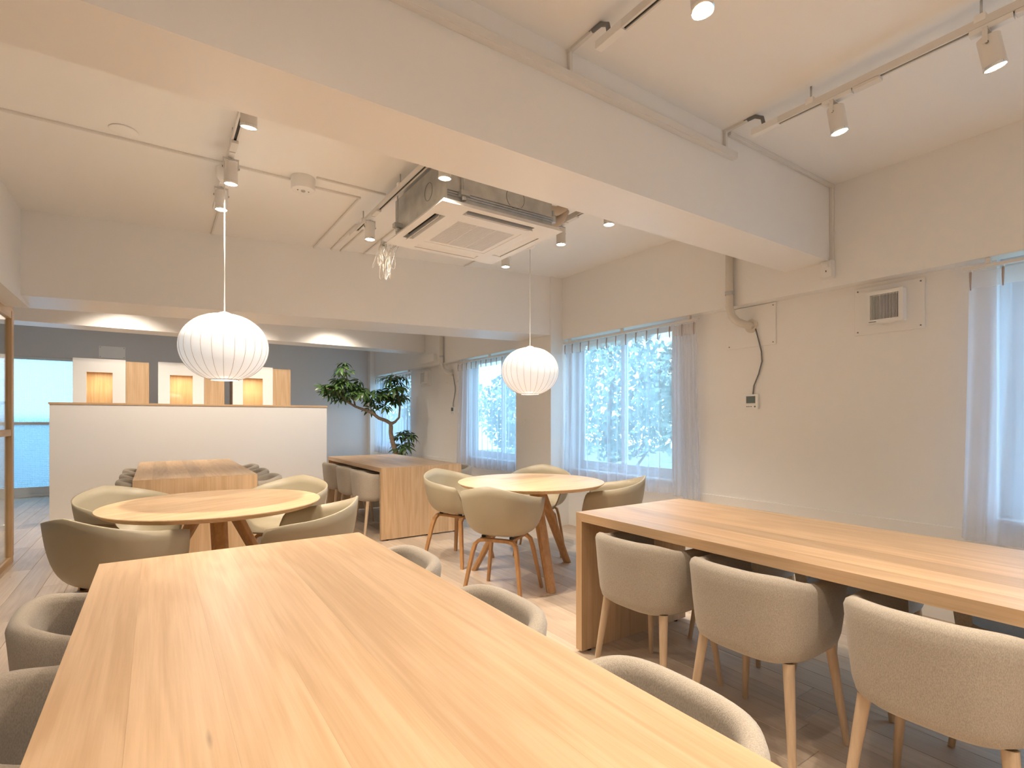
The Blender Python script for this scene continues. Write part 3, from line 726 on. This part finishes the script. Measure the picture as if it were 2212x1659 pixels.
def pipe_set(y, lab_p, lab_c, ztop):
    t = thing('drain_pipe', lab_p, 'pipe', (XW, y, 2.0), 0, 'wrapped pipes on wall plates')
    wall_plate(t, -.21, .21, -.18, .15)
    obj('pipe', TUBE([(-.165, .09, ztop-2.0), (-.165, .09, .30), (-.163, .088, .14), (-.155, .075, .07), (-.13, .045, .025), (-.09, .01, .002), (-.045, -.01, -.008), (-.012, -.012, -.010)], [.030]*7+[.030], 16), PIPE, t, True)
    obj('flange', TUBE([(-.012, -.012, -.010), (-.022, -.012, -.010)], .055, 24), PIPE, t, 40)
    obj('pipe_clip', LATHE([(.034, .24), (.034, .27)], 20, (-.165, .09, 0)), STEEL, t, 30)
    c = thing('wall_thermostat', lab_c, 'thermostat', (XW, y-.01, 1.375), 0, 'wall controllers on cables')
    obj('case', bevel(BX(-.02, 0, -.058, .058, -.06, .06), .003), WHITE, c); obj('display', BX(-.0212, -.0202, -.036, .042, -.012, .045), SCREEN, c)
    obj('button_strip', BX(-.0212, -.0202, -.036, .042, -.020, -.014), WMET, c)
    for yy in (.035, .018, .0): obj('button', BX(-.0212, -.0202, yy-.006, yy+.006, -.043, -.036), GREY, c)
    obj('dial', TUBE([(-.020, -.033, -.04), (-.0215, -.033, -.04)], .007, 14), GREY, c)
    obj('cable', TUBE([(-.03, -.045, .585), (-.028, -.062, .52), (-.015, -.085, .40), (-.012, -.088, .32), (-.012, -.06, .22), (-.012, -.02, .13), (-.012, -.012, .06)], .0055, 8), GREY, c, True)
pipe_set(2.44, 'white wrapped drain pipe curving from the cross beam into a wall plate', 'white wall thermostat with grey screen under the drain pipe near the cross beam', 2.60)
pipe_set(7.63, 'white wrapped drain pipe beside the far window curtain', 'white wall thermostat with grey screen beside the far window curtain', 2.80)
sw = thing('light_switch', 'white double light switch on the pier between two windows', 'switch', (3.73, 5.24, 1.175))
obj('plate', bevel(BX(-.008, 0, -.036, .036, -.06, .06), .002), WHITE, sw)
for z in (-.022, .022): obj('rocker', bevel(BX(-.011, -.008, -.012, .012, z-.018, z+.018), .001, 1), WHITE, sw)
bp = thing('blanking_plate', 'white rectangular screwed plate on back wall above the display cabinet', 'plate', (-.61, YF, 2.36))
obj('plate', bevel(BX(-.18, .18, -.014, 0, -.10, .10), .002), WHITE, bp)
for x in (-.16, .16):
    for z in (-.08, .08): obj('screw', TUBE([(x, -.0145, z), (x, -.017, z)], .006, 8), GREY, bp)
db = thing('duct_cover', 'white box cover on the wall beam behind the skewed beam', 'cover', (3.9, 8.2, 2.33))
obj('box', bevel(BX(-.06, 0, -.22, .24, -.13, .0), .003), PAINT, db); obj('lid', bevel(BX(-.066, -.0602, -.215, .235, -.125, -.005), .002, 1), PAINT, db)

# ------------------------------------------------------------------ curtains
def curtain(y0, y1, label, rail_label, seed, gather=None, n=12):
    r = random.Random(seed); X = 3.925; z0, z1 = .525, 2.085
    t = thing('sheer_curtain', label, 'curtain', (X, (y0+y1)/2, z0), 0, 'pleated sheer curtains')
    L = y1-y0; ny, nz = 240, 26
    ph = [r.uniform(-.8, .8) for _ in range(n+2)]
    def yy(u): return (u-.5)*L
    def xx(u, v):          # v 0 bottom .. 1 top
        k = u*n; i = int(k); f = k-i; p = ph[i]*(1-f)+ph[i+1]*f
        A = .020*(1-v)**.6+.009
        x = A*math.sin(2*PI*k+p*(1-v)*1.6)+.3*A*math.sin(4.7*PI*k+p*5)*(1-v)
        if gather:
            g = sm(gather, gather*.6, u); x += .022*g*math.sin(2*PI*u*60)*(.4+.6*(1-v))
        return x
    zsplit = z1-z0-.095
    bm = bmesh.new(); G = []
    for j in range(nz+1):
        z = zsplit*j/nz; v = z/(z1-z0)
        sway = .035*(1-v)
        G.append([bm.verts.new((xx(i/ny, v), yy(i/ny)*(1+sway)+.012*math.sin(9*i/ny+2*v)*(1-v), z+.012*math.sin(7*i/ny)*(j == 0))) for i in range(ny+1)])
    for a, b in zip(G[:-1], G[1:]):
        for i in range(ny): bm.faces.new((a[i], a[i+1], b[i+1], b[i]))
    pn = obj('panel', bm, SHEER, t, True)
    bm = bmesh.new(); G = []
    for j in range(4):
        z = zsplit+.0+.095*j/3; v = 1
        G.append([bm.verts.new((xx(i/ny, v)*.6-.003, yy(i/ny), z)) for i in range(ny+1)])
    for a, b in zip(G[:-1], G[1:]):
        for i in range(ny): bm.faces.new((a[i], a[i+1], b[i+1], b[i]))
    hd = obj('header', bm, BAND, t, True)
    for k in range(n+1):
        y = yy(min(.995, max(.005, k/n)))
        obj('pinch_pleat', TUBE([(-.016, y, zsplit-.01), (-.02, y, zsplit+.04), (-.016, y, zsplit+.095)], [.0035, .0055, .006], 6), PLEAT, hd, True)
    rl = thing('curtain_rail', rail_label, 'rail', (X, (y0+y1)/2, 2.10), 0, 'white curtain rails')
    obj('rail', bevel(BX(-.014, .014, -L/2-.03, L/2+.03, 0, .018), .002), WMET, rl)
    for k in range(3):
        y = -L*.46+L*.46*k; obj('bracket', bevel(BX(-.012, .02, y-.012, y+.012, .018, .054), .002, 1), WMET, rl)
    for k in range(n+1): obj('runner', TUBE([(0, yy(min(.995, max(.005, k/n))), .0), (0, yy(min(.995, max(.005, k/n))), -.015)], .004, 6), WHITE, rl)
curtain(2.90, 4.67, 'white sheer curtain beside the pier, over the window behind the round table', 'white curtain rail between the pier and the drain pipe', 11, .16, 13)
curtain(5.43, 7.26, 'white sheer curtain on the far side of the pier, beside the wall thermostat', 'white curtain rail on the far side of the pier', 12, .1, 13)
curtain(9.15, 10.97, 'white sheer curtain in the room corner behind the potted tree', 'white curtain rail in the room corner behind the potted tree', 13, None, 12)
curtain(-1.1, 1.03, 'white sheer curtain beside the exhaust fan with hem by the long table', 'white curtain rail beside the exhaust fan', 14, None, 14)

# ------------------------------------------------------------------ display cabinets behind the partition
def cabinet(x, label):
    t = thing('display_cabinet', label, 'cabinet', (x, 9.4, 0), 0, 'display cabinets behind the partition')
    H, W_, D = 2.085, .59, .42
    n0, n1, m0, m1 = .147, .440, 1.0, 1.895
    bm = bmesh.new()
    bx(bm, 0, n0, 0, .02, 0, H); bx(bm, n1, W_, 0, .02, 0, H); bx(bm, n0, n1, 0, .02, m1, H); bx(bm, n0, n1, 0, .02, 0, m0)
    obj('white_front', bm, PART, t)
    bm = bmesh.new(); bx(bm, 0, W_, .40, D, 0, H); bx(bm, 0, .02, .02, .40, 0, H); bx(bm, W_-.02, W_, .02, .40, 0, H); bx(bm, .02, W_-.02, .02, .40, H-.02, H)
    obj('carcass', bm, OAK[2], t)
    obj('niche_floor', BX(.02, W_-.02, .02, .40, m0-.02, m0), OAK[0], t); obj('niche_top', BX(.02, W_-.02, .02, .40, m1+.02, m1+.04), OAK[0], t)
    obj('niche_pane', BX(n0, n1, .024, .028, m0, m1), CLEAR, t)
    obj('oak_door', bevel(BX(W_+.003, W_+.278, .012, .032, .02, H-.02), .002), OAK[2], t)
    obj('oak_side', BX(W_+.258, W_+.278, .033, D, 0, H-.02), OAK[2], t)
    L = bpy.data.lights.new('niche_lamp', 'AREA'); L.energy = 1.8; L.color = (1, .82, .55); L.size = .3; L.shape = 'RECTANGLE'; L.size_y = .12
    o = bpy.data.objects.new('niche_lamp', L); C.objects.link(o); o.parent = t; o.location = (W_/2, .16, m1+.012)
for x, lb in ((-.951, 'white and oak display cabinet with lit niche, beside the obscure glass door'), (.028, 'white and oak display cabinet with lit niche, middle one of three'), (1.012, 'white and oak display cabinet with lit niche, next to the potted tree')):
    cabinet(x, lb)

# ------------------------------------------------------------------ potted tree
tr = thing('potted_tree', 'potted umbrella tree with crooked bare trunk by the corner window', 'plant', (3.40, 8.6, 0))
ox = 3.40
def q(x, z, y=0): return (x-ox, y, z)
trunk = obj('trunk', TUBE([q(3.42, .40), q(3.455, .58), q(3.41, .70), q(3.36, .85), q(3.33, 1.0), q(3.335, 1.10), q(3.325, 1.16), q(3.25, 1.205), q(3.12, 1.25), q(2.99, 1.345), q(2.86, 1.39), q(2.72, 1.44), q(2.58, 1.52), q(2.45, 1.62)], [.05, .046, .042, .038, .036, .036, .034, .031, .028, .026, .022, .019, .015, .010], 12), BARK, tr, True)
for pts, r in (([q(3.33, 1.15), q(3.41, 1.185), q(3.47, 1.26, -.03), q(3.475, 1.42, -.05), q(3.45, 1.6, -.05), q(3.43, 1.85, -.04), q(3.42, 2.0)], [.03, .022, .018, .015, .012, .009, .006]),
               ([q(2.72, 1.44), q(2.70, 1.62, .06), q(2.62, 1.85, .1), q(2.58, 2.1, .08)], [.016, .013, .010, .006]), ([q(2.58, 1.52), q(2.42, 1.66, -.1), q(2.22, 1.72, -.12)], [.012, .009, .006]),
               ([q(2.99, 1.345), q(3.0, 1.50, .06), q(3.08, 1.66, .1)], [.013, .009, .006]), ([q(3.45, .56), q(3.53, .60, -.03), q(3.55, .75, -.05), q(3.60, .95, -.05)], [.024, .018, .010, .006])):
    obj('branch', TUBE(pts, r, 8), BARK, trunk, True)
def leaf_mesh(seed):
    r = random.Random(seed); bm = bmesh.new(); n = 8
    for k in range(n):
        a = 2*PI*k/n+r.uniform(-.15, .15); L = r.uniform(.12, .17); w = L*.155; droop = r.uniform(.5, .9)
        d = Vector((math.cos(a), math.sin(a), 0)); s = Vector((-d.y, d.x, 0)); G = []
        for i in range(6):
            u = i/5; c = d*(.03+L*u*math.cos(droop*u*.6))+Vector((0, 0, .01-droop*L*u*u*.75)); ww = w*math.sin(PI*min(.98, .08+.9*u))**.8
            G.append([bm.verts.new(c-s*ww), bm.verts.new(c-Vector((0, 0, ww*.25))), bm.verts.new(c+s*ww)])
        for p, q_ in zip(G[:-1], G[1:]):
            for i in range(2): bm.faces.new((p[i], p[i+1], q_[i+1], q_[i]))
    tube(bm, [(0, 0, 0), (0, 0, -.05), (.01, 0, -.13)], .0022, 4)
    me = bpy.data.meshes.new('leaf'); bm.to_mesh(me); bm.free(); me.materials.append(LEAF); me.shade_smooth(); return me
LM = [leaf_mesh(s) for s in range(4)]
rr = random.Random(21)
def crown(x, z, rx, rz_, n, yd=.22):
    for k in range(n):
        while True:
            a, b, c_ = rr.uniform(-1, 1), rr.uniform(-1, 1), rr.uniform(-1, 1)
            if .25 < a*a+b*b+c_*c_ < 1: break
        o = bpy.data.objects.new('leaf', LM[k % 4]); C.objects.link(o); o.parent = tr
        o.location = (x-ox+a*rx, b*yd, z+c_*rz_)
        s = rr.uniform(.72, 1.05); o.scale = (s, s, s)
        o.rotation_euler = (rr.uniform(-.5, .5)+b*.3, rr.uniform(-.5, .5)+a*.5, rr.uniform(0, 6.28))
crown(2.50, 1.72, .30, .19, 34); crown(2.30, 1.66, .16, .12, 9); crown(2.55, 2.05, .14, .09, 5); crown(2.80, 1.70, .12, .18, 8)
crown(3.05, 1.62, .20, .13, 13); crown(3.36, 1.68, .24, .18, 24); crown(3.45, 1.92, .16, .09, 8); crown(3.12, 1.43, .14, .05, 4)
crown(3.60, .92, .14, .15, 9); crown(3.55, .72, .12, .08, 5)
obj('pot', LATHE([(.15, 0), (.17, .01), (.215, .36), (.22, .40), (.205, .405), (.195, .36), (.05, .355)], 36), POT, tr, 40)
obj('soil', LATHE([(.19, .36), (.10, .37), (.01, .372)], 24), plain('soil', (.06, .045, .03), .95, bump=.5, scale=60), tr)
